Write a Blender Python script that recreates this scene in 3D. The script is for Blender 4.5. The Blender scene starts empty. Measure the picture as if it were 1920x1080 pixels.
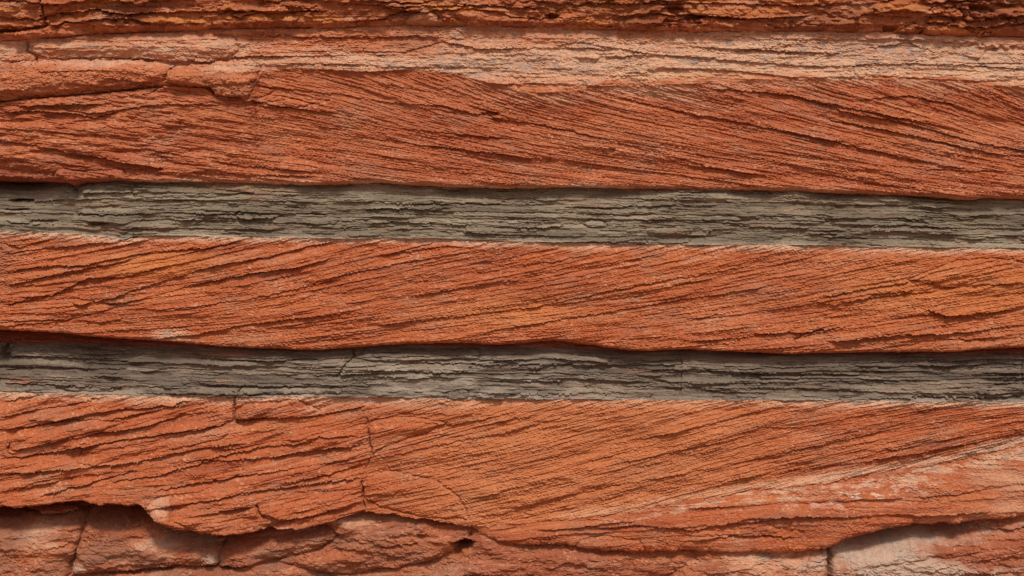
import bpy, math
import numpy as np

# ------------------------------------------------------------------ camera, sky, sun, exposure
K = 0.003                       # metres per unit of the survey grid drawn on the rock face
ZC = 1.72                       # eye height above the ground
R = math.radians
scene = bpy.context.scene
cam_d = bpy.data.cameras.new('camera'); cam = bpy.data.objects.new('camera', cam_d)
scene.collection.objects.link(cam); scene.camera = cam
DIST = 8.6
cam.location = (0, -DIST, ZC); cam.rotation_euler = (R(90), 0, 0)
cam_d.sensor_width = 36; cam_d.lens = 36*DIST/(1920*K); cam_d.clip_end = 500

SUN_EL, SUN_AZ = 52, 10         # elevation, degrees to the right of the camera axis (behind the camera)
sun_d = bpy.data.lights.new('sun', 'SUN'); sun = bpy.data.objects.new('sun', sun_d)
scene.collection.objects.link(sun)
sun_d.energy = 1.5; sun_d.angle = R(10); sun_d.color = (1.0, 0.94, 0.86)
sun.rotation_euler = (R(90-SUN_EL), 0, R(SUN_AZ)); sun.location = (2, -6, 8)
world = bpy.data.worlds.new('World'); scene.world = world; world.use_nodes = True
nt = world.node_tree; nt.nodes.clear()
wo = nt.nodes.new('ShaderNodeOutputWorld'); bg = nt.nodes.new('ShaderNodeBackground')
sky = nt.nodes.new('ShaderNodeTexSky'); sky.sky_type = 'NISHITA'; sky.sun_disc = False
sky.sun_elevation = R(SUN_EL); sky.sun_rotation = R(180-SUN_AZ)
sky.air_density = 1.0; sky.dust_density = 4.0; sky.ozone_density = 1.0
hs = nt.nodes.new('ShaderNodeHueSaturation'); hs.inputs['Saturation'].default_value = 0.12
nt.links.new(sky.outputs[0], hs.inputs['Color']); nt.links.new(hs.outputs[0], bg.inputs[0])
bg.inputs[1].default_value = 0.045; nt.links.new(bg.outputs[0], wo.inputs[0])
vs = scene.view_settings
vs.view_transform = 'Standard'; vs.look = 'None'; vs.gamma = 1; vs.use_curve_mapping = False
vs.exposure = 0.80

# ------------------------------------------------------------------ numeric helpers
def _h(i, j, seed):
    i = i.astype(np.int64) & 0xffffffff; j = j.astype(np.int64) & 0xffffffff
    n = (i*374761393 + j*668265263 + seed*2147483647*3 + 1013904223) & 0xffffffff
    n = ((n ^ (n >> 13))*1274126177) & 0xffffffff
    n = ((n ^ (n >> 16))*2246822519) & 0xffffffff
    return (n ^ (n >> 15)) & 0xffffffff
def hash1(i, j=0, seed=0):
    i = np.asarray(i); j = np.broadcast_to(np.asarray(j), i.shape)
    return _h(i, j, seed)/4294967295.0
_ang = np.linspace(0, 2*np.pi, 256, endpoint=False)
_GX = np.cos(_ang).astype(np.float32); _GY = np.sin(_ang).astype(np.float32)
_rng = np.random.RandomState(7)
_P = np.tile(_rng.permutation(1024), 3)
def noise(x, y, seed=0):
    x = np.asarray(x, np.float32) + seed*17.31 + 5000; y = np.asarray(y, np.float32) + seed*9.77 + 5000
    x, y = np.broadcast_arrays(x, y)
    xi = np.floor(x).astype(np.int32); yi = np.floor(y).astype(np.int32)
    fx = x-xi; fy = y-yi
    ux = fx*fx*fx*(fx*(fx*6-15)+10); uy = fy*fy*fy*(fy*(fy*6-15)+10)
    a = xi & 1023; b = yi & 1023; a1 = (xi+1) & 1023; b1 = (yi+1) & 1023
    def g(ii, jj, dx, dy):
        k = _P[_P[ii]+jj] & 255
        return _GX[k]*dx + _GY[k]*dy
    n00 = g(a, b, fx, fy); n10 = g(a1, b, fx-1, fy); n01 = g(a, b1, fx, fy-1); n11 = g(a1, b1, fx-1, fy-1)
    r = (n00+(n10-n00)*ux); s = (n01+(n11-n01)*ux)
    return (r+(s-r)*uy)*1.5
def fbm(x, y, seed=0, o=4, gain=.5):
    t = 0; a = 1; n = 0
    for k in range(o):
        t = t + a*noise(x*2**k, y*2**k, seed+k*3); n += a; a *= gain
    return t/n*1.3
def ridge(x, y, seed=0, o=3):
    t = 0; a = 1; n = 0
    for k in range(o):
        t = t + a*(1-2*np.abs(noise(x*2**k, y*2**k, seed+k*5))); n += a; a *= .5
    return t/n
def ss(a, b, x):
    t = np.clip((x-a)/(b-a), 0, 1); return t*t*(3-2*t)
def curve(pts, u):
    p = np.array(pts, float); return np.interp(u, p[:, 0], p[:, 1])
def scurve(pts, u, rough=0, seed=0):
    """smooth curve through the points plus a little natural unevenness"""
    p = np.array(pts, float); x = np.arange(-260, 2200, 4.)
    y = np.interp(x, p[:, 0], p[:, 1]); k = np.hanning(9); k /= k.sum()
    y = np.convolve(np.pad(y, 4, 'edge'), k, 'valid')
    r = np.interp(u, x, y)
    if rough: r = r + rough*(fbm(u/60., 0*u, seed, 5, .62))+min(rough, 3)*.45*noise(u/8., 0*u, seed+3)
    return r
def meet(b, edge, L, on):
    """two beds that grade into each other share one surface where they meet"""
    df = edge-b.d[0]; k = np.hanning(61); k /= k.sum()
    sm = np.convolve(np.pad(df, 30, 'edge'), k, 'valid'); dv = b.v-b.top[None, :]
    b.d += (sm[None, :]*np.exp(-dv/L)+(df-sm)[None, :]*np.exp(-dv/2.5))*on
def soft(c, n=61):
    k = np.hanning(n); k /= k.sum(); return np.convolve(np.pad(c, n//2, 'edge'), k, 'valid')
def segdist(u, v, pts, closed=False):
    p = list(pts) + ([pts[0]] if closed else [])
    best = np.full(u.shape, 1e9, np.float32)
    for (x0, y0), (x1, y1) in zip(p[:-1], p[1:]):
        dx, dy = x1-x0, y1-y0; L = dx*dx+dy*dy+1e-9
        t = np.clip(((u-x0)*dx+(v-y0)*dy)/L, 0, 1)
        best = np.minimum(best, (u-x0-t*dx)**2+(v-y0-t*dy)**2)
    return np.sqrt(best)
def inside(u, v, pts):
    c = np.zeros(u.shape, bool); n = len(pts)
    for i in range(n):
        x0, y0 = pts[i]; x1, y1 = pts[(i+1) % n]
        if y0 == y1: continue
        m = ((y0 > v) != (y1 > v)) & (u < (x1-x0)*(v-y0)/(y1-y0)+x0)
        c ^= m
    return c
def sdist(u, v, pts):
    d = segdist(u, v, pts, True); return np.where(inside(u, v, pts), d, -d)

# ------------------------------------------------------------------ survey grid columns
U0, U1 = -150, 2070
STEP = 1.62
ucol = np.concatenate([np.arange(U0, -24, 5.), np.arange(-24, 1944, STEP), np.arange(1944, U1, 5.)])
NU = len(ucol)

class Bed:
    """a sheet of rock face between two curves; depth d is towards the viewer"""
    def __init__(s, top, bot, step=1.45, h=None):
        s.top = top; s.bot = bot; s.lk = 1.0; s.groove = 3.5
        h = h or float(np.median(bot-top)); n = int(max(8, round(h/step)))+1
        w = np.linspace(0, 1, n)[:, None]
        s.w = np.broadcast_to(w, (n, NU)).astype(np.float32)
        s.u = np.broadcast_to(ucol, (n, NU)).astype(np.float32).copy()
        s.v = (top[None, :]+(bot-top)[None, :]*w).astype(np.float32)
        s.d = np.zeros((n, NU), np.float32)
        s.c = np.zeros((n, NU, 3), np.float32)
        s.id = np.zeros((n, NU), np.int32)
        s.fine = np.zeros((n, NU), np.float32)
        s.wu = s.u + 2.2*noise(s.u/14, s.v/9, 91)+1.2*noise(s.u/5, s.v/4, 92)
        s.wv = s.v + 1.6*noise(s.u/16, s.v/8, 93)+0.9*noise(s.u/5.5, s.v/3.5, 94)
    def ledge(s, pts, a=6, La=24, b=6, Lb=9, jag=1.0, e0=30, e1=30):
        x0, x1 = pts[0][0], pts[-1][0]
        cols = np.where((ucol > x0-2) & (ucol < x1+2))[0]
        if len(cols) < 3: return
        sl = slice(cols[0], cols[-1]+1)
        u = s.u[:, sl]; v = s.wv[:, sl] if jag else s.v[:, sl]
        f = curve(pts, u) + jag*.9*fbm(u/38, 0*u+pts[0][1], 5, 3, .6)
        dv = f-v
        e = ss(0, 1, (u-x0)/max(e0, 1))*ss(0, 1, (x1-u)/max(e1, 1))
        e = e*s.lk*np.clip(0.72+.9*noise(u/190, 0*u+pts[0][1]*.3, 6)+.22*noise(u/26, 0*u+pts[0][1]*.7, 7), .1, 1.3)
        s.d[:, sl] += e*np.where(dv > 0, a*np.exp(-dv/La), -.78*b*np.exp(np.minimum(dv, 0)/Lb))
    def crack(s, pts, w=2.0, dep=14, jag=1.0):
        p = np.array(pts, float); m = 6*w+14
        cols = np.where((ucol > p[:, 0].min()-m) & (ucol < p[:, 0].max()+m))[0]
        if len(cols) < 2: return
        sl = slice(cols[0], cols[-1]+1)
        dd = segdist(s.u[:, sl]+jag*(s.wu-s.u)[:, sl], s.v[:, sl]+jag*(s.wv-s.v)[:, sl], pts)
        s.d[:, sl] -= dep*np.exp(-(dd/w)**2)
    def lump(s, pts, off=8, rho=9, new=None, jag=1.2):
        """a rounded block with its own outline standing proud of the face"""
        sd = sdist(s.u+jag*(s.wu-s.u), s.v+jag*(s.wv-s.v), pts)
        s.d += off*np.clip(1-np.exp(-np.maximum(sd, 0)/rho), 0, 1) - s.groove*np.exp(-(sd/1.8)**2)
        if new is not None: s.id[sd > 0] = new
        return sd
    def dark_hole(s, cx, cy, rx, ry, dep=25):
        r = np.hypot((s.wu-cx)/rx, (s.wv-cy)/ry)
        s.d -= dep*(1-ss(.5, 1.15, r+.25*noise(s.u/10, s.v/7, 33)))

def terr(sn, t, tau, seed, wob=.3, p=1.6, tl=160., cover=.0):
    """ledges of thickness tau: swelling downwards and stepping back sharply; they pinch in and out along t"""
    x = sn/tau + wob*noise(t/(tl*1.3), sn/(tau*4), seed) + .12*noise(t/11, sn/5, seed+1)
    x = x + .22*np.sin(x*2.4+seed)
    k = np.floor(x); f = x-k
    a = noise(t/tl+7.1*hash1(k, 0, seed)*40, k*3.7, seed+2)*1.3+.55+cover
    a = np.clip(a, 0, 1.3)*(.35+.9*hash1(k, 1, seed))
    prof = np.power(f, p)*(1-ss(.90, 1.0, f))
    return a*prof, k, f
def mix(c, col, m):
    return c + (np.array(col, np.float32)-c)*np.clip(m, 0, 1)[..., None]

RED = (.40, .106, .042); ORANGE = (.47, .145, .052); BRICK = (.27, .060, .024); ROSE = (.48, .158, .068)
PINK = (.54, .255, .148); SAND = (.59, .355, .225); VIOLET = (.25, .185, .16); WHITE = (.72, .56, .44)
def sandstone_colour(b, sn, t, seed, pale=None, red=RED):
    n, m = b.u.shape
    c = np.broadcast_to(np.array(red, np.float32), (n, m, 3)).copy()
    l1 = fbm(t/420, sn/26, seed, 3); l2 = noise(t/420, sn/7, seed+11); l3 = noise(t/210, sn/3.0, seed+12)+.35*noise(t/30, sn/2.4, seed+13)
    c = mix(c, ORANGE, ss(-.1, .7, l1+.3*l2)*.6)
    c = mix(c, BRICK, ss(.05, .6, -l1*.8+.5*l2+.3*l3)*.62)
    c = mix(c, ROSE, ss(.0, .6, fbm(b.u/230, b.v/80, seed+20, 4))*.6)
    c = mix(c, PINK, ss(.22, .75, l3+.45*fbm(b.u/90, b.v/26, seed+21, 3))*.5)
    c = mix(c, (.34, .145, .082), ss(.0, .5, fbm(b.u/110, b.v/46, seed+23, 5, .62))*.5)
    c = mix(c, (.66, .37, .225), ss(.42, .62, noise(b.u/7., b.v/2.2+b.u/30., seed+26)*.8+.4*fbm(b.u/60, b.v/24, seed+27, 3))*.55)
    c = mix(c, (.22, .065, .034), ss(.3, .7, noise(t/260, sn/4.2, seed+24)+.35*noise(t/40, sn/3, seed+25))*.4)
    if pale is not None:
        c = mix(c, PINK, ss(.15, .65, pale)); c = mix(c, SAND, ss(.5, 1.0, pale)*.8)
        q = pale*ss(.12, .5, fbm(b.u/34, b.v/9, seed+22, 4, .65)+.1)
        c = mix(c, VIOLET, ss(.25, .8, q)*.55)
    g = 1+.16*noise(b.u/4., b.v/3., seed+30)+.10*noise(b.u/2.2, b.v/2.0, seed+31)
    return c*g[..., None]
def rough(b, seed, a=1.25):
    """weathered grain shared by all sandstone"""
    pt = .55+.9*ss(-.3, .4, fbm(b.u/120, b.v/50, seed+42, 3))
    return a*pt*(1.7*fbm(b.u/26, b.v/12, seed, 4, .6) + .8*ridge(b.u/10, b.v/4.0, seed+40, 2) + .85*noise(b.u/3.8, b.v/2.6, seed+41))

# ------------------------------------------------------------------ materials
def stone_material(name, bump, grain, spec=.25, scale=1.0):
    m = bpy.data.materials.new(name); m.use_nodes = True
    t = m.node_tree; N = t.nodes; L = t.links; bs = N['Principled BSDF']
    bs.inputs['Roughness'].default_value = .88; bs.inputs['Specular IOR Level'].default_value = spec
    at = N.new('ShaderNodeAttribute'); at.attribute_name = 'stone_colour'
    geo = N.new('ShaderNodeNewGeometry')
    mp = N.new('ShaderNodeMapping'); mp.inputs['Scale'].default_value = (1, 1, 1.5)
    L.new(geo.outputs['Position'], mp.inputs['Vector'])
    n1 = N.new('ShaderNodeTexNoise'); n1.inputs['Scale'].default_value = 190*scale; n1.inputs['Detail'].default_value = 4
    n1.inputs['Roughness'].default_value = .7
    n2 = N.new('ShaderNodeTexNoise'); n2.inputs['Scale'].default_value = 34*scale; n2.inputs['Detail'].default_value = 6
    n2.inputs['Roughness'].default_value = .65
    for n in (n1, n2): L.new(mp.outputs[0], n.inputs['Vector'])
    r1 = N.new('ShaderNodeMapRange'); r1.inputs['From Min'].default_value = .3; r1.inputs['From Max'].default_value = .7
    r1.inputs['To Min'].default_value = 1-grain; r1.inputs['To Max'].default_value = 1+grain
    L.new(n1.outputs['Fac'], r1.inputs['Value'])
    r2 = N.new('ShaderNodeMapRange'); r2.inputs['From Min'].default_value = .3; r2.inputs['From Max'].default_value = .7
    r2.inputs['To Min'].default_value = .88; r2.inputs['To Max'].default_value = 1.12
    L.new(n2.outputs['Fac'], r2.inputs['Value'])
    mu = N.new('ShaderNodeMath'); mu.operation = 'MULTIPLY'
    L.new(r1.outputs[0], mu.inputs[0]); L.new(r2.outputs[0], mu.inputs[1])
    vm = N.new('ShaderNodeVectorMath'); vm.operation = 'SCALE'
    L.new(at.outputs['Color'], vm.inputs[0]); L.new(mu.outputs[0], vm.inputs['Scale'])
    L.new(vm.outputs[0], bs.inputs['Base Color'])
    b1 = N.new('ShaderNodeBump'); b1.inputs['Strength'].default_value = bump; b1.inputs['Distance'].default_value = .006
    L.new(n2.outputs['Fac'], b1.inputs['Height'])
    b2 = N.new('ShaderNodeBump'); b2.inputs['Strength'].default_value = bump*.7; b2.inputs['Distance'].default_value = .0022
    L.new(n1.outputs['Fac'], b2.inputs['Height']); L.new(b1.outputs[0], b2.inputs['Normal'])
    L.new(b2.outputs[0], bs.inputs['Normal'])
    return m
M_SAND = stone_material('red_sandstone', .9, .27)
M_PALE = stone_material('bleached_sandstone', 1.0, .30)
M_SHALE = stone_material('grey_shale', .6, .17, .3, 1.2)

# ------------------------------------------------------------------ mesh building
SKIRT = 110
def make_mesh(name, P, quads, col, mat):
    me = bpy.data.meshes.new(name)
    n = len(P); q = len(quads)
    me.vertices.add(n); me.vertices.foreach_set('co', P.astype(np.float32).ravel())
    me.loops.add(q*4); me.loops.foreach_set('vertex_index', quads.astype(np.int32).ravel())
    me.polygons.add(q); me.polygons.foreach_set('loop_start', np.arange(0, q*4, 4, dtype=np.int32))
    me.polygons.foreach_set('loop_total', np.full(q, 4, np.int32))
    me.update(calc_edges=True)
    me.polygons.foreach_set('use_smooth', np.zeros(q, bool))
    a = me.attributes.new('stone_colour', 'FLOAT_COLOR', 'POINT')
    rgba = np.ones((n, 4), np.float32); rgba[:, :3] = np.clip(col, .004, .9); a.data.foreach_set('color', rgba.ravel())
    me.materials.append(mat)
    return me
def world_pos(u, v, d):
    return np.stack([(u-960)*K, -d*K, (540-v)*K+ZC], -1)
def build(b, mat, names, parent_of, default='slab'):
    """cut the face into its pieces along the joints; every piece is a closed-sided mesh of its own"""
    n, m = b.u.shape
    d = b.d
    edge = np.minimum(ss(0, .05, b.w), 1-ss(.95, 1, b.w))
    loc = d - (np.roll(d, 4, 0)+np.roll(d, -4, 0)+np.roll(d, 8, 0)+np.roll(d, -8, 0))/4
    v = b.v + np.clip(.28*loc, -3, 3)*edge
    P = world_pos(b.u, v, d).reshape(-1, 3); C = b.c.reshape(-1, 3)
    ii, jj = np.meshgrid(np.arange(n-1), np.arange(m-1), indexing='ij')
    i0 = (ii*m+jj).ravel()
    Q = np.stack([i0, i0+m, i0+m+1, i0+1], 1)
    qi = b.id[:-1, :-1].ravel()
    order = np.argsort(qi, kind='stable'); qs = qi[order]
    cuts = np.flatnonzero(np.diff(qs))+1
    out = []
    for grp in np.split(order, cuts):
        k = int(qi[grp[0]]); q = Q[grp]
        uv, inv = np.unique(q, return_inverse=True); q = inv.reshape(-1, 4)
        p = P[uv]; c = C[uv]; nv = len(uv)
        e = np.concatenate([q[:, [0, 1]], q[:, [1, 2]], q[:, [2, 3]], q[:, [3, 0]]])
        key = e[:, 0].astype(np.int64)*nv+e[:, 1]; rev = e[:, 1].astype(np.int64)*nv+e[:, 0]
        be = e[~np.isin(key, rev)]
        bv = np.unique(be); remap = np.zeros(nv, np.int64); remap[bv] = np.arange(len(bv))+nv
        back = p[bv].copy(); back[:, 1] = np.maximum(back[:, 1], 0) + SKIRT*K
        side = np.stack([be[:, 1], be[:, 0], remap[be[:, 0]], remap[be[:, 1]]], 1)
        p = np.concatenate([p, back]); c = np.concatenate([c, c[bv]]); q = np.concatenate([q, side])
        name = names.get(PIECE_KIND.get(k, k), default)
        par = parent_of(k)
        cen = np.array([(p[:, 0].min()+p[:, 0].max())/2, 0, p[:, 2].min()])
        me = make_mesh(name, p-cen, q, c, mat)
        o = bpy.data.objects.new(name, me); scene.collection.objects.link(o)
        if par is None: o.location = cen
        else:
            o.parent = par; o.location = cen-np.array(par.location)
        out.append((k, o))
    return out
def thing(name, label, cat, loc):
    o = bpy.data.objects.new(name, None); scene.collection.objects.link(o)
    o.empty_display_size = .2; o.location = loc; o['label'] = label; o['category'] = cat
    return o
def merge_small(idm, minimum=260):
    """every piece becomes one connected patch; slivers join the neighbour they touch most"""
    A = idm[:-1, :-1]; n, m = A.shape
    br = np.ones((n, m), bool); br[:, 1:] = A[:, 1:] != A[:, :-1]
    run = np.cumsum(br.ravel()).reshape(n, m)-1; nr = int(run.max())+1
    def roots(nr, a, b):
        lab = np.arange(nr)
        while True:
            mn = np.minimum(lab[a], lab[b]); old = lab.copy()
            np.minimum.at(lab, a, mn); np.minimum.at(lab, b, mn)
            np.minimum.at(lab, old[a], mn); np.minimum.at(lab, old[b], mn)
            lab = lab[lab]; lab = lab[lab]
            if (lab == old).all(): return lab
    same = A[1:] == A[:-1]
    lab = roots(nr, run[1:][same], run[:-1][same])
    first = np.zeros(nr, A.dtype); first[run.ravel()] = A.ravel()
    comp = np.unique(lab, return_inverse=True)[1].ravel()
    L = comp[run]; nc = int(L.max())+1
    kind = np.zeros(nc, A.dtype); kind[L.ravel()] = A.ravel()
    cnt = np.bincount(L.ravel(), minlength=nc)
    par = np.arange(nc)
    pa = np.concatenate([L[1:].ravel(), L[:, 1:].ravel()]); pb = np.concatenate([L[:-1].ravel(), L[:, :-1].ravel()])
    q = pa != pb; pa, pb = pa[q], pb[q]
    key, c = np.unique(np.minimum(pa, pb).astype(np.int64)*nc+np.maximum(pa, pb), return_counts=True)
    nb = [dict() for _ in range(nc)]
    for k_, c_ in zip(key, c):
        x, y = divmod(int(k_), nc); nb[x][y] = nb[x].get(y, 0)+int(c_); nb[y][x] = nb[y].get(x, 0)+int(c_)
    import heapq
    hp = [(int(cnt[i]), i) for i in range(nc) if cnt[i] < minimum]; heapq.heapify(hp); alive = np.ones(nc, bool)
    while hp:
        cc, i = heapq.heappop(hp)
        if not alive[i] or cc != cnt[i] or not nb[i]: continue
        t_ = max(nb[i], key=nb[i].get); alive[i] = False; par[i] = t_; cnt[t_] += cnt[i]
        for y, w_ in nb[i].items():
            nb[y].pop(i, None)
            if y != t_: nb[y][t_] = nb[y].get(t_, 0)+w_; nb[t_][y] = nb[t_].get(y, 0)+w_
        if cnt[t_] < minimum: heapq.heappush(hp, (int(cnt[t_]), t_))
    while True:
        p2 = par[par]
        if (p2 == par).all(): break
        par = p2
    L = par[L]
    out = np.zeros_like(idm)
    PIECE_KIND.clear()
    for i in np.unique(L): PIECE_KIND[int(i)] = int(kind[i])
    out[:-1, :-1] = L; out[-1, :-1] = L[-1]; out[:, -1] = out[:, -2]
    return out
PIECE_KIND = {}

# ------------------------------------------------------------------ bed boundaries (surveyed)
C_top0 = scurve([(-200, -110), (2200, -110)], ucol)
C_ledge = scurve([(-200, 82), (0, 79), (52, 76), (60, 73), (120, 70), (200, 62), (300, 60), (400, 56), (500, 54), (600, 54), (700, 50), (757, 48), (820, 50), (900, 48), (1000, 51), (1090, 54), (1200, 57), (1280, 59), (1450, 60), (1580, 60), (1650, 60), (1700, 62), (1750, 67), (1920, 69), (2200, 74)], ucol, 1.5, 3)
C_pale = scurve([(-200, 198), (0, 188), (100, 179), (200, 170), (300, 160), (330, 163), (392, 168), (402, 181), (450, 187), (468, 184), (482, 160), (492, 134), (540, 130), (620, 133), (700, 136), (780, 132), (860, 142), (950, 165), (1010, 178), (1080, 172), (1140, 163), (1250, 162), (1340, 158), (1400, 152), (1480, 150), (1560, 152), (1700, 150), (1800, 158), (1870, 163), (1920, 168), (2200, 185)], ucol, 2.5, 4)
C_s1t = scurve([(-200, 334), (0, 336), (80, 338), (128, 343), (136, 350), (150, 341), (236, 338), (250, 341), (380, 341), (480, 344), (560, 347), (640, 345), (700, 343), (840, 350), (960, 353), (1060, 351), (1200, 354), (1280, 355), (1400, 356), (1480, 357), (1560, 361), (1700, 366), (1780, 372), (1820, 375), (1850, 371), (1920, 373), (2200, 376)], ucol, 2.2, 5)
C_s1b = scurve([(-200, 430), (0, 434), (130, 438), (210, 444), (230, 450), (248, 443), (300, 441), (400, 443), (640, 447), (800, 447), (1000, 453), (1100, 456), (1280, 458), (1500, 460), (1620, 462), (1700, 464), (1920, 466), (2200, 469)], ucol, 1.9, 6)
C_s2t = scurve([(-200, 615), (0, 618), (60, 620), (130, 625), (200, 633), (290, 638), (400, 648), (520, 654), (600, 656), (640, 652), (700, 648), (760, 644), (860, 643), (940, 646), (1000, 641), (1040, 638), (1100, 645), (1180, 656), (1220, 659), (1280, 654), (1400, 660), (1480, 663), (1560, 661), (1640, 660), (1700, 660), (1800, 659), (1860, 652), (1920, 651), (2200, 648)], ucol, 1.8, 7)
C_s2b = scurve([(-200, 732), (0, 735), (150, 739), (300, 742), (440, 743), (640, 743), (860, 748), (1000, 748), (1100, 748), (1280, 750), (1500, 750), (1700, 753), (1920, 755), (2200, 757)], ucol, 1.9, 8)
C_r3b = scurve([(-200, 962), (0, 948), (100, 942), (140, 933), (200, 938), (272, 942), (284, 960), (310, 976), (390, 997), (420, 999), (470, 990), (500, 985), (560, 988), (610, 980), (650, 964), (690, 950), (740, 962), (830, 975), (890, 986), (960, 984), (1050, 975), (1150, 962), (1280, 938), (1400, 921), (1550, 903), (1700, 880), (1800, 860), (1920, 830), (2200, 770)], ucol, 8, 9)
C_lens = scurve([(-200, 963), (0, 949), (100, 943), (140, 934), (200, 939), (272, 943), (284, 961), (310, 977), (390, 998), (420, 1000), (470, 991), (500, 986), (560, 989), (610, 981), (650, 965), (690, 951), (740, 963), (830, 976), (886, 988), (915, 1006), (940, 1019), (1060, 1022), (1090, 1029), (1180, 1034), (1280, 1031), (1400, 1037), (1500, 1035), (1560, 1020), (1610, 1004), (1640, 996), (1720, 981), (1800, 977), (1860, 971), (1920, 968), (2200, 960)], ucol, 8, 9)
C_lens = np.maximum(C_lens, C_r3b+.6)
C_bot = scurve([(-200, 1112), (2200, 1112)], ucol)

BLOCKS = {**{k: 'block' for k in range(9400, 9500)}, **{k: 'lip' for k in range(9900, 9910)}}
# ================================================================== 1  brown ledge along the top
b = Bed(C_top0, C_ledge, 1.6)
sn = b.v + .05*(b.u-900)*0 + 9*noise(b.u/260, b.v/60, 1); t = b.u
b.d += 9 + 38*(1-b.w) + 6*fbm(b.u/180, b.v/60, 2)
# chunky broken layers, each its own stone
x = (sn+200)/23. + .7*noise(b.u/110, b.v/26, 3) + .30*noise(b.u/18, b.v/10, 4); k = np.floor(x); f = x-k
tx = t/150 + 7*hash1(k, 2, 5) + .35*noise(b.u/40, b.v/12, 6)+.08*noise(b.u/6, b.v/5, 8); j = np.floor(tx); g = tx-j
b.id = (k*64+j).astype(np.int32)
off = hash1(k, j, 7)
b.d += 18*off*np.clip(f*1.3, .0, 1)**.7*(1-ss(.84, 1., f))*(ss(0, .06, g)*(1-ss(.94, 1, g))*.7+.3)
a, _, _ = terr(sn, t, 6.5, 12, tl=50, cover=-.2); b.d += 3.4*a
b.d += 8*fbm(b.u/52, b.v/22, 13, 4, .6)+2.2*ridge(b.u/24, b.v/9, 15, 3)+rough(b, 14, 1.5)
for pts, aa, bb in [([(88, 30), (165, 26), (180, 22), (240, 30), (300, 28), (370, 25), (500, 25), (620, 23)], 7, 12),
               ([(150, 46), (180, 41), (240, 38), (310, 46), (400, 45), (500, 47)], 6, 8),
               ([(470, 46), (560, 50), (640, 47), (700, 41), (760, 24), (800, 22)], 9, 15),
               ([(1000, 30), (1060, 36), (1140, 31), (1280, 30), (1400, 38), (1520, 32)], 7, 13),
               ([(1440, 54), (1560, 56), (1640, 55)], 5, 9), ([(620, 10), (760, 16), (900, 14), (1010, 20)], 5, 9),
               ([(1080, 8), (1200, 12), (1340, 10), (1500, 16), (1650, 10)], 4, 8), ([(1600, 30), (1700, 36), (1800, 34), (1960, 40)], 4, 8)]:
    b.ledge(pts, aa, 16, bb, 6)
b.crack([(86, 0), (88, 22), (91, 52), (60, 58), (20, 62), (-30, 63)], 2.2, 14)
for cx, cy, rx, ry in [(1665, 57, 15, 5), (1722, 58, 13, 5), (1035, 33, 16, 5), (1265, 22, 18, 7), (1300, 35, 22, 5), (10, 60, 30, 5), (1850, 18, 60, 8)]:
    b.dark_hole(cx, cy, rx, ry, 18)
sd = b.lump([(756, 46), (770, 32), (795, 22), (815, 26), (825, 38), (818, 50), (780, 52)], 9, 8, 9001)
b.d -= 14*np.exp(-(b.bot[None, :]-b.v)/5)
b.id = merge_small(b.id, 700)
b.c = sandstone_colour(b, sn, t, 50, red=(.40, .115, .042))
b.c = mix(b.c, (.54, .20, .05), ss(.0, .5, fbm(b.u/150, b.v/18, 55, 4))*.7)
b.c = mix(b.c, (.24, .075, .034), ss(-.05, .5, fbm(b.u/190+3, b.v/40, 56, 4)+.45*ss(1300, 1800, b.u))*.7)
b.c = mix(b.c, PINK, np.maximum(ss(-6, 8, sd)*.7, ss(.3, .6, fbm(b.u/60, b.v/14, 57, 4)+.25*np.exp(-((b.u-1620)/120)**2))*.6))
b.c = mix(b.c, ROSE, (1-ss(110, 600, b.u))*ss(34, 52, b.v)*.6)
ledge_bed = b
t1 = thing('sandstone_ledge', 'rugged brown-orange sandstone ledge running along the top edge of the rock face', 'rock ledge', (0, 0, ZC+(540-70)*K))
build(b, M_SAND, {9001: 'stone'}, lambda k: t1, 'stone')

# ================================================================== 2  bleached bed
b = Bed(C_ledge, C_pale, 1.5)
sn = b.v - (b.u-900)*.015 + 7*noise(b.u/300, b.v/70, 101); t = b.u
b.d += -4 + 12*b.w**1.0 + 5*fbm(b.u/240, b.v/60, 102)
left = 1-ss(420, 640, b.u); b.groove = 2.4
x = sn/26 + .6*noise(b.u/260, b.v/60, 103)+.10*noise(b.u/12, b.v/7, 104); k = np.floor(x); f = x-k
tx = t/420+5*hash1(k, 3, 8)+.25*noise(b.u/60, b.v/14, 106); j = np.floor(tx)
b.id = (k*32+j).astype(np.int32)
b.d += 9*hash1(k, j, 9)*f**1.4*(1-ss(.9, 1, f))*(1-left*.3)
for tau, am, sd_ in ((11, 2.6, 110), (5.2, 2.2, 115), (3.2, 1.1, 118)):
    a, _, _ = terr(sn, t, tau, sd_, tl=60, cover=-.1); b.d += am*a*(1-.45*left)
b.d += rough(b, 120, 1.6)+4.5*fbm(b.u/70, b.v/20, 121, 4, .6)+1.8*ridge(b.u/26, b.v/8, 122, 3)
b.lump([(56, 80), (90, 72), (200, 63), (330, 60), (440, 70), (450, 92), (440, 103), (400, 118), (330, 122), (260, 112), (180, 112), (90, 112), (64, 100)], 18, 18, 9101, 2.0)
b.lump([(-160, 126), (0, 122), (70, 114), (180, 112), (270, 113), (330, 124), (306, 152), (240, 162), (150, 172), (60, 181), (-160, 190)], 17, 15, 9102, 2.0)
b.lump([(308, 152), (314, 136), (332, 126), (400, 118), (470, 112), (490, 128), (478, 160), (470, 187), (402, 182), (395, 168), (330, 164)], 23, 16, 9103, 2.0)
b.crack([(402, 183), (400, 172), (393, 166), (362, 166)], 2.2, 9)
b.ledge([(180, 145), (230, 152), (300, 156), (310, 150)], 3, 14, 8, 10)
b.ledge([(330, 112), (400, 118), (450, 107), (640, 105), (760, 103)], 4, 18, 5, 7)
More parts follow.
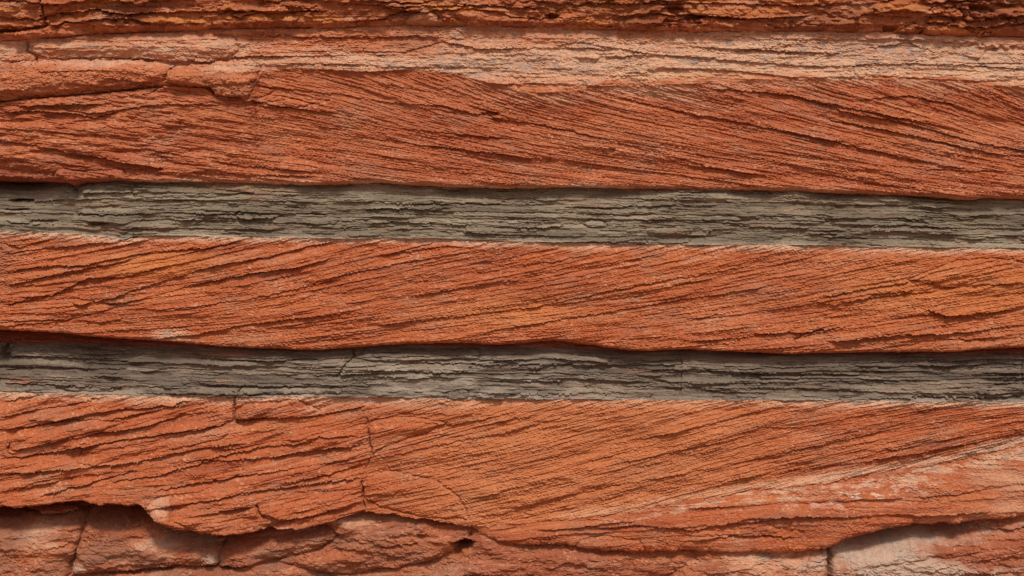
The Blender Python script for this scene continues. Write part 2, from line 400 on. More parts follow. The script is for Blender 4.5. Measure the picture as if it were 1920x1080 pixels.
b.ledge([(60, 88), (52, 100), (72, 118)][::-1] if False else [(0, 114), (60, 117), (150, 112), (300, 112)], 3, 14, 5, 7)
b.ledge([(660, 95), (760, 98), (830, 78), (900, 92), (1100, 90), (1150, 95)], 4, 14, 5, 6)
b.ledge([(1030, 90), (1080, 78), (1150, 90), (1230, 103)], 5, 10, 5, 6)
b.ledge([(1370, 90), (1480, 98), (1560, 100), (1700, 80), (1790, 112)], 4, 12, 5, 6)
b.ledge([(1560, 128), (1640, 120), (1800, 122), (1920, 130)], 3, 12, 4, 5)
b.ledge([(1855, 160), (1885, 166), (1920, 166), (1990, 168)], 10, 14, 12, 6, e0=14, e1=10)
b.crack([(1828, 118), (1850, 95), (1868, 92)], 2, 4); b.crack([(1810, 120), (1920, 122)], 1.5, 4)
b.crack([(52, 78), (50, 96), (70, 108), (68, 120)], 2.2, 9)
b.d -= 8*np.exp(-(b.bot[None, :]-b.v)/3.2)*(1-ss(420, 475, b.u))+2.5*np.exp(-(b.bot[None, :]-b.v)/3)*(1-ss(850, 950, b.u))
b.id = merge_small(b.id, 900)
pale = .54+.55*fbm(b.u/170, b.v/40, 130, 5, .62)+.30*fbm(b.u/26, b.v/7, 131, 3)+.12*ss(900, 1250, b.u)-.50*(1-ss(640, 720, b.u))*ss(128, 150, b.v)
pale = pale+.12*ss(900, 1100, b.u)
pale = pale-.45*np.exp(-((b.u-650)/150)**2-((b.v-75)/22)**2)-.4*(1-ss(300, 420, b.u))*ss(118, 132, b.v)
pale = pale+.35*np.exp(-((b.v-122)/20)**2)*ss(480, 700, b.u)-.10*np.exp(-((b.v-68)/10)**2)
pale = pale-.75*(1-ss(-8, 24, soft(b.bot)[None, :]-b.v+26*fbm(b.u/90, b.v/14, 132, 5, .6)))*ss(880, 1080, b.u)
b.c = sandstone_colour(b, sn, t, 140, pale, ROSE)
b.c = mix(b.c, (.68, .40, .20), ss(.1, .5, fbm(b.u/120, b.v/20, 146))*.45*np.exp(-((b.v-148)/18)**2)*ss(700, 900, b.u))
vi = np.exp(-((b.u-1650)/170)**2-((b.v-92-.06*(b.u-1650))/20)**2)+np.exp(-((b.u-900)/130)**2-((b.v-125)/18)**2)+.8*np.exp(-((b.u-1320)/60)**2-((b.v-118)/9)**2)+.6*np.exp(-((b.u-1090)/70)**2-((b.v-125)/9)**2)
b.c = mix(b.c, (.27, .20, .18), vi*ss(-.25, .4, fbm(b.u/30, b.v/8, 147, 4, .7))*.72)
edge2 = b.d[-1].copy()
t2 = thing('sandstone_bed', 'bleached pinkish sandstone bed with grey-violet blotches under the top ledge', 'rock bed', (0, 0, ZC+(540-185)*K))
build(b, M_PALE, {9101: 'block', 9102: 'block', 9103: 'block'}, lambda k: t2, 'slab')

# ------------------------------------------------------------------ cross-bedded sandstone
def crossbed(b, sgn, s_top, s_bot, seed, thick, amps, warp=1.0, red=RED, ampmap=1.0, ampfine=1.0):
    """foresets: inclined sheets that flatten towards the base of the bed"""
    def smooth(c):
        x = np.arange(-900, 2900, 10.); y = np.interp(x, ucol, c); k = np.hanning(81); k /= k.sum()
        return np.interp(ucol, x[40:-40], np.convolve(y, k, 'valid'))
    ts, bs = smooth(b.top), smooth(b.bot)
    w = (b.v-ts[None, :])/(bs-ts)[None, :]
    ws = np.linspace(-.6, 1.6, 400); sg = np.clip(s_top+(s_bot-s_top)*np.clip(ws, 0, 2)**1.15, .05, None)
    F = np.concatenate([[0], np.cumsum(1/((sg[1:]+sg[:-1])/2))*(ws[1]-ws[0])])
    Fw = np.interp(w, ws, F)*float(np.median(bs-ts))
    smid = (s_top+s_bot)/2
    sn = (b.u*sgn*1. + Fw)*smid
    t = b.u
    sn = sn + warp*(6*noise(t/700, sn/160, seed)+.8*noise(t/150, sn/40, seed+1)) + .45*noise(t/13, sn/5, seed+2)+.38*noise(t/5, sn/2.5, seed+3)
    # the sheets one can tell apart
    rs = np.random.RandomState(seed); lo, hi = float(sn.min())-60, float(sn.max())+60
    cuts = [lo]
    while cuts[-1] < hi: cuts.append(cuts[-1]+thick*(.45+1.2*rs.rand()))
    cuts = np.array(cuts)
    k = np.searchsorted(cuts, sn)-1; k = np.clip(k, 0, len(cuts)-2)
    f = (sn-cuts[k])/(cuts[k+1]-cuts[k])
    tx = t/900+3*hash1(k, 4, seed)+.15*noise(b.u/50, b.v/14, seed+5); j = np.floor(tx)
    ha = hash1(k, 5, seed)
    am = np.clip(.5+.8*noise(t/420, k*2.3, seed+6), .08, 1.2)
    b.d += ampmap*amps[0]*(.35+ha)*am*f**1.7*(1-ss(.93, 1, f))
    b.id = (k*8+j).astype(np.int32)
    a, _, _ = terr(sn, t, thick*.42, seed+10, tl=380, wob=.2); b.d += ampmap*amps[1]*a
    a, _, _ = terr(sn, t, thick*.23, seed+13, tl=300, wob=.15, cover=.25); b.d += ampfine*amps[2]*1.25*a
    a, _, _ = terr(sn, t, 2.7, seed+16, tl=120, wob=.3, cover=.1); b.d += ampfine*amps[3]*a
    gk = np.clip(noise(t/110, k*5.1, seed+33)+.1, 0, 1)
    b.d -= 5*gk*np.exp(-(((1-f)*(cuts[k+1]-cuts[k])-1.2)/1.0)**2)
    # scaly breakage along the sheets
    b.d += amps[4]*ss(.0, .5, noise(t/60, sn/3.4, seed+20)+.3*noise(t/11, sn/2.2, seed+21))
    b.d += 2.0*fbm(t/48, sn/1.9, seed+24, 3, .55)+3.4*fbm(t/150, sn/22, seed+27, 3)+5*fbm(t/260+3, sn/60, seed+28, 2)
    return sn, t

# ================================================================== 3  upper red cross-bedded sandstone
b = Bed(C_pale, C_s1t)
b.lk = .72
b.d += 2+4*b.w+8*fbm(b.u/260, b.v/70, 201)
def crossbed_down(b, *a, **k): return crossbed(b, -1, *a, **k)
am3 = .25+.35*ss(150, 520, b.u)+.5*ss(1050, 1500, b.u)
sn, t = crossbed_down(b, .30, .085, 210, 17, (2.8, 1.8, 1.6, 1.3, 1.5), ampmap=am3, ampfine=.6+.4*ss(150, 520, b.u))
b.d += (1-ss(300, 560, b.u))*(11*fbm(b.u/110, b.v/24, 251, 4, .55)+3*ridge(b.u/70, b.v/14, 252, 3))
b.d += rough(b, 220, 1.1)
# surveyed ledges and joints
for pts, aa, bb in [([(0, 188), (40, 200), (120, 196), (210, 195), (250, 205)], 4, 7), ([(0, 210), (80, 207), (170, 213), (235, 205), (300, 196), (420, 197)], 4, 6),
        ([(-40, 256), (0, 262), (60, 272), (130, 286), (200, 298), (250, 306), (320, 318)], 15, 15), ([(0, 214), (60, 207), (140, 212), (180, 222), (235, 206)], 9, 10), ([(20, 196), (60, 201), (110, 196), (200, 196)], 7, 8), ([(230, 316), (300, 322), (380, 324), (480, 327), (600, 332)], 6, 3), ([(0, 240), (100, 246), (200, 262), (330, 290), (460, 312), (620, 325)], 3, 5),
        ([(400, 186), (470, 190), (540, 202), (640, 214)], 5, 6), ([(480, 160), (560, 170), (640, 178), (760, 196), (880, 216)], 4, 6),
        ([(640, 176), (720, 192), (840, 200), (880, 212), (960, 224)], 6, 8), ([(690, 150), (760, 166), (840, 178), (940, 194), (1000, 197)], 5, 6),
        ([(900, 220), (1000, 231), (1080, 248), (1150, 266), (1250, 291), (1330, 312), (1440, 330)], 6, 8), ([(740, 240), (850, 250), (960, 262)], 5, 6),
        ([(640, 252), (760, 268), (880, 282), (1000, 297), (1120, 305)], 4, 6), ([(1140, 178), (1260, 205), (1400, 232), (1520, 258), (1680, 292), (1820, 320)], 5, 8),
        ([(1200, 196), (1300, 217), (1440, 240), (1560, 263), (1700, 282)], 4, 7), ([(1320, 165), (1480, 178), (1600, 205), (1760, 236), (1920, 266)], 6, 8),
        ([(1480, 178), (1600, 214), (1720, 236), (1830, 268), (1960, 290)], 7, 9), ([(1540, 222), (1650, 242), (1760, 266), (1870, 290), (1960, 298)], 5, 9),
        ([(1590, 190), (1700, 180), (1780, 196), (1860, 224), (1960, 236)], 4, 7), ([(1740, 150), (1800, 170), (1880, 198), (1960, 214)], 5, 7),
        ([(1280, 250), (1400, 278), (1560, 300), (1740, 318), (1900, 322)], 4, 7), ([(1280, 310), (1440, 330), (1600, 344), (1760, 352)], 3, 5)]:
    b.ledge(pts, aa, 14, bb, 6)
b.dark_hole(920, 214, 18, 5, 11); b.dark_hole(1147, 282, 9, 5, 6)
b.crack([(0, 189), (70, 184), (160, 177), (306, 162)], 2.0, 16)
b.crack([(306, 162), (290, 172), (270, 180)], 1.4, 5)
b.lump([(400, 180), (404, 168), (440, 160), (520, 168), (500, 182), (450, 187), (415, 185)], 5, 7, new=9401)
b.lump([(470, 197), (540, 188), (620, 190), (560, 202), (500, 203)], 4, 6, new=9402)
# the lip over the shale, and the deep hollow at far left
dist = b.bot[None, :]-b.v
b.d += 6*np.exp(-dist/22)*ss(150, 320, b.u)
b.d -= 15*np.exp(-dist/3.4)
b.d -= 12*(1-ss(150, 330, b.u))*ss(0, 1, 1-dist/(38+.1*(250-np.minimum(b.u, 250))))
b.lump([(100, 330), (110, 318), (160, 322), (232, 318), (240, 340), (150, 343), (134, 350)], 14, 8, new=9403)
b.dark_hole(8, 342, 60, 14, 40)
lipz = (b.bot[None, :]-b.v < 15+6*noise(b.u/70, 0*b.u, 77))
b.id = np.where(lipz, 9900+np.floor(b.u/640+.3).astype(np.int32), b.id)
b.id = merge_small(b.id, 1100)
pale = .9*np.exp(-dist/11)*ss(210, 300, b.u)*(.7+.7*fbm(b.u/90, b.v/8, 230, 3))*(1-.45*ss(1100, 1400, b.u))
pale = pale+.8*np.exp(-(((b.u-1200)/130)**2+((b.v-172-.15*(b.u-1200))/12)**2))+.55*np.exp(-(((b.u-1470)/90)**2+((b.v-160)/8)**2))
pale = pale+.3*ss(1650, 1900, b.u)*np.exp(-((b.v-235-.25*(b.u-1750))/14)**2)
b.c = sandstone_colour(b, sn, t, 240, pale)
grad = soft(b.top)[None, :]-b.v+34*fbm(b.u/90, sn/16, 244, 5, .6)
b.c = mix(b.c, PINK, ss(-24, 14, grad)*ss(820, 1000, b.u)*.8); b.c = mix(b.c, SAND, ss(-6, 22, grad)*ss(850, 1050, b.u)*.5)
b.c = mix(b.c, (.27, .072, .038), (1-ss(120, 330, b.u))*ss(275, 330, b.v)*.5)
for cu, cw, cv, cs in ((800, 200, 150, 20), (1480, 60, 150, 6)):
    b.c = mix(b.c, (.42, .12, .05), .5*np.exp(-((b.u-cu)/cw)**2-((b.v-cv)/cs)**2))
meet(b, edge2, 20, np.maximum(ss(830, 980, b.u), ss(462, 480, b.u)*(1-.45*ss(520, 640, b.u))))
t3 = thing('sandstone_bed', 'red sandstone bed above the upper grey band, its inclined layers falling to the right', 'rock bed', (0, 0, ZC+(540-345)*K))
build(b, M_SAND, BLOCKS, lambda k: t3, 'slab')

# ------------------------------------------------------------------ shale
def shale(b, seed, rowt, base, light, dark, redtop=None):
    t = b.u
    sn = b.w*float(np.median(b.bot-b.top)) + 3.0*noise(t/260, b.v/50, seed) + 1.1*noise(t/70, b.v/16, seed+1) + .55*noise(t/16, b.v/6, seed+2)+.4*noise(t/5, b.v/3, seed+3)
    rs = np.random.RandomState(seed); cuts = [-12.]
    while cuts[-1] < 150: cuts.append(cuts[-1]+rowt*(.4+1.25*rs.rand()))
    cuts = np.array(cuts); k = np.clip(np.searchsorted(cuts, sn)-1, 0, len(cuts)-2)
    th = cuts[k+1]-cuts[k]; f = (sn-cuts[k])/th
    L = 200+420*hash1(k, 1, seed)
    tx = (t+.9*(b.wu-b.u)*2+5*(f-.5))/L + 9*hash1(k, 2, seed); jx = np.floor(tx); hj = (hash1(k, jx, seed+1)-.5)*.6
    j = np.floor(tx+hj*0); g = tx-j
    hk = hash1(k, j, seed+2); hk2 = hash1(k, j, seed+3)
    gl = g*L
    endf = np.minimum(ss(0, 3.5, gl), ss(0, 3.5, L-gl))
    b.id = (k*64+j).astype(np.int32)
    prof = (.55+.45*f**.8)*(1-ss(1-2.6/np.maximum(th, 4), 1., f))
    pm = .18+1.05*ss(-.2, .4, fbm(t/170, b.v/30, seed+36, 4))
    b.d += (1.0+9.5*hk**1.6)*prof*(.5+.5*pm)*(.6+.4*endf)
    b.d += 2.0*(hk2-.5)*g
    # thin plates in each slab
    for tau, am, tl, s2 in ((6.2, 3.4, 110, 5), (3.4, 2.6, 70, 9), (2.3, 1.5, 40, 12)):
        a, kk, ff = terr(sn, t, tau, seed+s2, tl=tl, wob=.6, p=.7); b.d += am*a*pm
    fl = fbm(t/38, b.v/12, seed+30, 4, .6)
    b.d += 2.2*fl + 2.6*fbm(t/90, sn/5, seed+35, 4, .6) + .6*ridge(t/20, sn/3, seed+31, 3)+.5*noise(t/3.2, b.v/2.4, seed+32)
    b.d += 5*fbm(t/150, b.v/40, seed+37, 3)
    b.d -= 4.5*pm*ss(.42, .65, noise(t/150, sn/2.3, seed+38)+.12*noise(t/12, sn/2, seed+39))
    b.d += 2.6*pm*ss(.40, .5, noise(t/70, sn/4.6, seed+46)+.12*noise(t/7, sn/2, seed+47))
    # torn, flaking patches
    m = ss(.12, .3, fbm(t/110, b.v/20, seed+33, 4, .6)); b.d -= 3.0*m
    n_, m_ = b.u.shape
    c = np.broadcast_to(np.array(base, np.float32), (n_, m_, 3)).copy()
    tone = (hk2-.5)*1.1+.8*noise(t/120, sn/6, seed+40)+.4*noise(t/40, sn/2.6, seed+41)
    c = mix(c, light, ss(.05, .9, tone)*.7); c = mix(c, dark, ss(.05, .9, -tone)*.7)
    c = mix(c, light, ss(-.05, .5, fbm(t/240, b.v/50, seed+45, 4))*.55)
    c = mix(c, (.28, .13, .075), ss(.15, .6, fbm(t/130, sn/20, seed+48, 5, .6))*.35)
    c = mix(c, (.27, .19, .12), ss(.2, .6, fbm(t/160, b.v/40, seed+42, 4))*.35)
    c = c*(1+.14*noise(t/4, b.v/2.6, seed+43)+.08*noise(t/2.2, b.v/2, seed+44))[..., None]
    b.c = c
    return sn

# ================================================================== 4  upper shale
b = Bed(C_s1t-12, C_s1b, 1.4)
dt = b.v-C_s1t[None, :]; db = b.bot[None, :]-b.v; hh = (C_s1b-C_s1t)[None, :]; w = np.clip(dt/hh, 0, 1)
b.d += -9+8*w**.7-4*(1-ss(0,10,dt))+7*fbm(b.u/130, 0*b.u, 399, 3)*(1-w)
sn = shale(b, 310, 10.5, (.176, .133, .090), (.33, .262, .182), (.088, .066, .044))
b.d -= 42*(1-ss(20, 280, b.u))*(1-.6*w) + 5*np.exp(-((b.u-1880)/90)**2)
b.d -= 2*(1-ss(0, 16, dt))+34*(1-ss(30, 150, b.u))*(1-ss(2, 18, dt))
for pts, aa, bb in [([(130, 395), (190, 402), (290, 400)], 5, 9), ([(240, 372), (330, 370), (460, 384)], 4, 5), ([(430, 405), (446, 411), (500, 408), (528, 405)], 9, 12),
        ([(640, 379), (760, 381), (920, 382), (960, 377)], 3, 7), ([(680, 391), (770, 391), (850, 389)], 5, 10), ([(720, 414), (850, 421), (1000, 427), (1060, 424)], 4, 8),
        ([(1000, 455), (1150, 452), (1250, 455), (1300, 452)], 3, 10), ([(1380, 406), (1430, 409), (1560, 411), (1620, 410)], 4, 8), ([(1360, 422), (1440, 425), (1520, 427)], 4, 12),
        ([(1400, 433), (1480, 434), (1560, 433)], 3, 7), ([(1620, 456), (1700, 463), (1920, 465)], 3, 8), ([(0, 372), (60, 375), (120, 372)], 5, 9), ([(0, 412), (60, 418), (110, 417)], 5, 10)]:
    b.ledge(pts, aa, 8, bb, 4, jag=.6, e0=16, e1=16)
b.crack([(446, 398), (440, 404), (447, 410)], 1.8, 9)
b.lump([(444, 404), (460, 401), (520, 402), (530, 406), (500, 411), (450, 411)], 7, 4, 9309)
b.lump([(1090, 420), (1110, 412), (1135, 416), (1138, 426), (1110, 428)], 5, 4, 9310)
b.lump([(840, 344), (870, 350), (880, 358), (845, 357), (820, 352)], 4, 4, 9311)
b.lump([(240, 345), (330, 347), (420, 356), (470, 362), (400, 370), (250, 370)], 4, 8, 9312)
for cx, cy, rx, ry in [(30, 373, 26, 4), (75, 414, 34, 4), (182, 419, 20, 4), (20, 392, 24, 3), (140, 357, 12, 5)]: b.dark_hole(cx, cy, rx, ry, 14)
b.d += 4*np.exp(-db/3.0)
b.id = merge_small(b.id, 500)
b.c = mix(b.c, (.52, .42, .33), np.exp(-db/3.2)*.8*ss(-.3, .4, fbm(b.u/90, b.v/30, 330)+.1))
b.c = mix(b.c, (.30, .085, .045), (1-ss(-3, 3+4*fbm(b.u/40, 0*b.u, 331), dt))*.8)
b.c = mix(b.c, (.36, .20, .12), np.exp(-((b.u-460)/90)**2-((dt-10)/8)**2)*.6)
t4 = thing('shale_bed', 'olive-grey flaky shale band, the upper of the two grey bands', 'rock bed', (0, 0, ZC+(540-455)*K))
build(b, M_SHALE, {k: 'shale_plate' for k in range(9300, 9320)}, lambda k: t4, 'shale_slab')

# ================================================================== 5  middle red sandstone
b = Bed(C_s1b, C_s2t)
b.lk = .85
b.d += 1+9*b.w+8*fbm(b.u/220, b.v/60, 401)
amp_l = 1+.6*(1-ss(500, 900, b.u))+.35*ss(1350, 1550, b.u)
sn, t = crossbed(b, 1, .24, .095, 410, 19, (3.9, 2.0, 1.6, 1.3, 1.5), ampmap=.62*amp_l)
b.d += rough(b, 420, 1.1)
for pts, aa, bb in [([(0, 455), (40, 463), (70, 455), (100, 448)], 5, 9), ([(0, 478), (60, 468), (160, 458), (250, 452), (400, 458)], 4, 6),
        ([(0, 515), (70, 500), (160, 495), (240, 480), (340, 468), (420, 462)], 7, 9), ([(0, 538), (60, 525), (130, 508), (220, 494), (260, 482)], 7, 10),
        ([(30, 556), (100, 553), (170, 520), (230, 522), (270, 510), (330, 492)], 6, 8), ([(0, 575), (60, 560), (100, 555)], 8, 10),
        ([(128, 566), (160, 570), (220, 557), (262, 541), (330, 520), (410, 496), (500, 482), (580, 462), (640, 450)], 9, 12),
        ([(190, 572), (250, 564), (300, 552), (380, 530), (470, 512), (560, 500), (640, 480)], 8, 10), ([(240, 578), (300, 580), (360, 575), (460, 562), (560, 540), (660, 520)], 4, 6),
        ([(0, 597), (40, 600), (100, 598), (200, 602), (260, 592)], 5, 7), ([(280, 634), (360, 628), (450, 610), (560, 596), (660, 586)], 5, 7),
        ([(560, 538), (640, 516), (760, 492), (900, 468)], 4, 5), ([(820, 462), (880, 464), (926, 474)], 8, 9), ([(700, 480), (800, 466), (850, 462)], 3, 4),
        ([(800, 552), (850, 543), (910, 528), (960, 520)], 5, 8), ([(960, 500), (1040, 490), (1100, 478), (1140, 470)], 3, 5), ([(640, 570), (800, 550), (960, 526), (1100, 500), (1240, 476)], 4, 5),
        ([(700, 610), (860, 592), (1000, 576), (1130, 548), (1280, 520), (1400, 500)], 4, 6), ([(900, 622), (1040, 600), (1180, 578), (1340, 552), (1440, 536)], 4, 6),
        ([(1510, 562), (1560, 572), (1640, 552), (1720, 542)], 5, 8), ([(1690, 522), (1740, 530), (1760, 541), (1830, 537), (1920, 530)], 9, 12), ([(1530, 560), (1600, 545), (1700, 528), (1780, 500), (1900, 478)], 4, 7),
        ([(1280, 600), (1400, 580), (1520, 572), (1650, 556), (1760, 545)], 5, 7), ([(1400, 625), (1520, 622), (1640, 602), (1720, 590), (1780, 590), (1920, 578)], 6, 9),
        ([(1720, 576), (1780, 593), (1840, 596), (1960, 588)], 7, 9), ([(1540, 640), (1660, 628), (1800, 622), (1930, 606)], 8, 12), ([(1500, 660), (1600, 645), (1760, 636), (1960, 630)], 5, 8),
        ([(1280, 640), (1360, 634), (1460, 625), (1500, 612)], 4, 6), ([(1700, 560), (1800, 556), (1960, 545)], 4, 7)]:
    b.ledge(pts, aa, 15, bb, 6)
b.crack([(228, 452), (244, 446), (262, 441)], 1.8, 12); b.crack([(1490, 640), (1505, 625), (1540, 618)], 2, 8)
b.lump([(1700, 524), (1745, 528), (1762, 541), (1830, 536), (1960, 528), (1960, 498), (1860, 484), (1790, 490)], 5, 12, new=9404)
b.lump([(-150, 605), (0, 612), (120, 604), (230, 575), (150, 560), (60, 566), (-150, 590)], 6, 14, new=9405)
dist = b.bot[None, :]-b.v
b.d += 11*np.exp(-dist/24); b.d -= 17*np.exp(-dist/3.6)
dtp = b.v-soft(b.top)[None, :]
lipz = (b.bot[None, :]-b.v < 15+6*noise(b.u/70, 0*b.u, 77))
b.id = np.where(lipz, 9900+np.floor(b.u/640+.3).astype(np.int32), b.id)
b.id = merge_small(b.id, 1100)
pale = .95*(1-ss(3, 18+7*fbm(b.u/60, 0*b.u, 428, 3), dtp))+.85*np.exp(-((b.u-325)/42)**2-((b.v-628)/12)**2)+.3*np.exp(-((b.u-1425)/40)**2-((b.v-535)/12)**2)+.3*np.exp(-((b.u-400)/60)**2-((b.v-490+.2*(b.u-400))/9)**2)
b.c = sandstone_colour(b, sn, t, 440, pale, (.43, .111, .038))
b.c = mix(b.c, (.55, .19, .055), .7*np.exp(-((b.u-300)/110)**2-((b.v-495)/22)**2)+.6*np.exp(-((b.u-960)/130)**2-((b.v-585)/25)**2)+.5*ss(1450, 1700, b.u)*np.exp(-((b.v-545)/50)**2))
t5 = thing('sandstone_bed', 'red-orange sandstone bed between the two grey shale bands, layers rising to the right', 'rock bed', (0, 0, ZC+(540-645)*K))
build(b, M_SAND, BLOCKS, lambda k: t5, 'slab')

# ================================================================== 6  lower shale
b = Bed(C_s2t-12, C_s2b, 1.4)
dt = b.v-C_s2t[None, :]; db = b.bot[None, :]-b.v; hh = (C_s2b-C_s2t)[None, :]; w = np.clip(dt/hh, 0, 1)
gt = scurve([(-200, 642), (0, 646), (100, 644), (200, 648), (320, 651), (420, 653), (540, 657), (640, 657), (660, 656), (740, 652), (1000, 652), (1100, 656), (1180, 661), (1280, 660), (1480, 665), (1700, 664), (1920, 662), (2200, 660)], ucol)[None, :]
b.d += -14+11*w**.7-5*(1-ss(0,12,dt))+7*fbm(b.u/150, 0*b.u, 599, 3)*(1-w)
sn = shale(b, 517, 11.5, (.132, .096, .070), (.275, .207, .150), (.068, .049, .037))
b.d -= 8*(1-ss(0, 12, b.v-gt)); b.d -= 30*(1-ss(100, 420, b.u))*(1-w)**1.5+5*(1-ss(60, 560, b.u))
for pts, aa, bb in [([(5, 668), (70, 670), (160, 672), (200, 670)], 6, 9), ([(210, 662), (280, 664), (330, 655)], 5, 7), ([(0, 694), (100, 693), (165, 696), (172, 690)], 6, 8),
        ([(365, 672), (480, 676), (560, 674)], 4, 6), ([(200, 708), (320, 716), (460, 722), (560, 726)], 4, 7), ([(560, 718), (640, 724), (700, 726)], 3, 8),
        ([(0, 718), (90, 721), (200, 728), (330, 729)], 4, 9), ([(690, 678), (760, 680), (860, 682), (1280, 684)], 4, 7), ([(680, 692), (780, 696), (900, 698)], 6, 9),
        ([(700, 706), (820, 710), (960, 716), (1060, 714)], 5, 8), ([(900, 736), (1000, 738), (1180, 736)], 3, 6), ([(1300, 696), (1400, 697), (1540, 700), (1620, 702)], 5, 9),
        ([(1500, 740), (1560, 747), (1650, 746), (1760, 743), (1920, 744)], 3, 7), ([(1720, 684), (1820, 685), (1920, 682)], 5, 8), ([(1400, 727), (1560, 728), (1700, 730)], 3, 7),
        ([(310, 735), (450, 738), (560, 734)], 3, 8), ([(1280, 722), (1360, 736), (1440, 738)], 3, 6)]:
    b.ledge(pts, aa, 8, bb, 4, jag=.5, e0=12, e1=12)
b.lump([(10, 650), (60, 652), (180, 655), (196, 660), (188, 668), (60, 669), (12, 666)], 6, 5, 9301)
b.lump([(-20, 676), (60, 674), (150, 682), (170, 684), (158, 693), (60, 691), (-20, 690)], 6, 5, 9302)
b.lump([(664, 672), (680, 658), (760, 654), (900, 656), (900, 672), (800, 678), (700, 678)], 6, 6, 9303)
b.lump([(103, 725), (150, 722), (212, 727), (210, 733), (120, 730)], 5, 4, 9304)
b.lump([(216, 727), (300, 726), (312, 730), (302, 737), (230, 735)], 5, 4, 9305)
b.lump([(318, 729), (420, 728), (448, 732), (430, 738), (322, 738)], 5, 4, 9306)
b.lump([(456, 729), (540, 727), (640, 731), (640, 737), (460, 737)], 6, 4, 9307)
b.lump([(832, 742), (842, 734), (876, 732), (880, 740), (868, 748), (846, 748)], 9, 4, 9308)
b.crack([(452, 726), (448, 738), (440, 744)], 2.2, 11)
b.crack([(660, 658), (664, 668), (648, 684), (636, 700)], 2.0, 8)
b.crack([(1918, 684), (1919, 730)], 1.5, 6); b.crack([(1276, 660), (1279, 700), (1275, 740)], 1.3, 4)
b.dark_hole(0, 660, 10, 14, 22)
b.d += 4*np.exp(-db/3.0)
b.id = merge_small(b.id, 500)
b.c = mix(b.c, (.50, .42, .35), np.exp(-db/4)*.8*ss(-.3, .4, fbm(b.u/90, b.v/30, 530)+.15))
b.c = mix(b.c, (.28, .080, .042), 1-ss(-3, 3, b.v-gt+3*fbm(b.u/30, b.v/9, 531)))
b.c = mix(b.c, (.55, .46, .36), .5*np.exp(-((b.u-860)/260)**2)*(.3+w*.7)*ss(-.3, .5, fbm(b.u/60, b.v/10, 533)))
b.c = mix(b.c, (.40, .15, .08), .8*np.exp(-((b.u-35)/26)**2-((b.v-714)/4)**2)+.5*np.exp(-((b.u-420)/50)**2-((b.v-664)/7)**2))
t6 = thing('shale_bed', 'brownish-grey platy shale band, the lower of the two grey bands', 'rock bed', (0, 0, ZC+(540-745)*K))
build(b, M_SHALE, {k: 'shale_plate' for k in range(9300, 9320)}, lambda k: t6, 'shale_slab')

# ================================================================== 7  lower red sandstone
b = Bed(C_s2b, C_r3b, 1.5)
b.d += 2+10*fbm(b.u/240, b.v/70, 601)+34*b.w**2*(1-ss(500, 1000, b.u))+6*b.w
left = 1-ss(560, 760, b.u)
sn, t = crossbed(b, 1, .27, .15, 610, 21, (3.0, 1.8, 1.6, 1.3, 1.5), ampmap=.55-.05*left, ampfine=1-.4*left)
b.lk = .75
b.d += left*(13*fbm(b.u/150, sn/30, 615, 3)) + rough(b, 620, 1.05)
for pts, aa, bb in [([(0, 754), (50, 746), (90, 740)], 5, 7), ([(0, 782), (70, 768), (120, 760), (200, 745)], 4, 6), ([(50, 783), (110, 786), (150, 776), (230, 766), (330, 757), (370, 748)], 6, 8),
        ([(180, 793), (240, 778), (330, 762), (440, 752)], 5, 7), ([(0, 806), (60, 798), (130, 787), (180, 790)], 4, 6), ([(28, 842), (60, 838), (120, 826), (200, 808), (280, 796), (350, 775), (420, 770)], 7, 9),
        ([(120, 838), (200, 828), (300, 813), (400, 800), (440, 790)], 8, 11), ([(0, 858), (60, 852), (140, 838), (205, 830)], 5, 7), ([(436, 790), (500, 784), (560, 783), (640, 770), (690, 758)], 8, 9),
        ([(380, 838), (440, 840), (500, 828), (600, 818), (680, 812)], 5, 7), ([(0, 885), (100, 878), (180, 872), (280, 858), (400, 835), (470, 828)], 7, 9), ([(80, 925), (160, 905), (240, 884), (330, 868), (430, 850), (500, 836), (600, 826)], 6, 9),
        ([(200, 900), (300, 888), (400, 862), (500, 856), (600, 842), (680, 834)], 4, 6), ([(500, 865), (560, 846), (640, 836), (690, 832)], 5, 6), ([(0, 918), (60, 910), (130, 896)], 5, 7),
        ([(285, 920), (340, 908), (420, 896), (500, 884), (600, 868), (690, 850)], 5, 7), ([(520, 904), (560, 898), (620, 885), (690, 868)], 4, 6), ([(330, 968), (420, 954), (470, 946), (490, 948)], 5, 7),
        ([(300, 950), (380, 936), (460, 920), (560, 908), (680, 892)], 5, 7), ([(495, 955), (540, 968), (600, 960), (680, 935)], 7, 9), ([(700, 880), (780, 860), (840, 842), (940, 820), (1000, 806)], 4, 6),
        ([(700, 842), (780, 818), (880, 796), (960, 786), (1020, 776)], 4, 6), ([(700, 860), (820, 834), (940, 812), (1060, 780), (1160, 762)], 5, 7), ([(760, 788), (850, 796), (930, 780), (980, 768)], 6, 7), ([(740, 774), (800, 776), (860, 776)], 6, 7),
        ([(700, 930), (840, 898), (1000, 864), (1180, 826), (1320, 796), (1450, 764)], 4, 6), ([(820, 950), (960, 914), (1100, 880), (1260, 846), (1400, 818), (1560, 782)], 4, 7),
        ([(900, 972), (1040, 934), (1200, 900), (1340, 874), (1500, 840), (1700, 800)], 4, 6), ([(1200, 922), (1340, 900), (1440, 888), (1560, 872), (1700, 850), (1840, 822), (1960, 800)], 5, 7),
        ([(1410, 796), (1450, 802), (1500, 800), (1600, 780), (1680, 764)], 6, 7), ([(1560, 850), (1700, 838), (1760, 824), (1920, 800)], 4, 6), ([(1640, 856), (1740, 846), (1860, 820), (1960, 806)], 5, 7)]:
    q_ = 1.7 if pts[0][0] < 690 else .62
    b.ledge(pts, aa*q_, 15 if pts[0][0] > 690 else 22, bb*q_, 6)
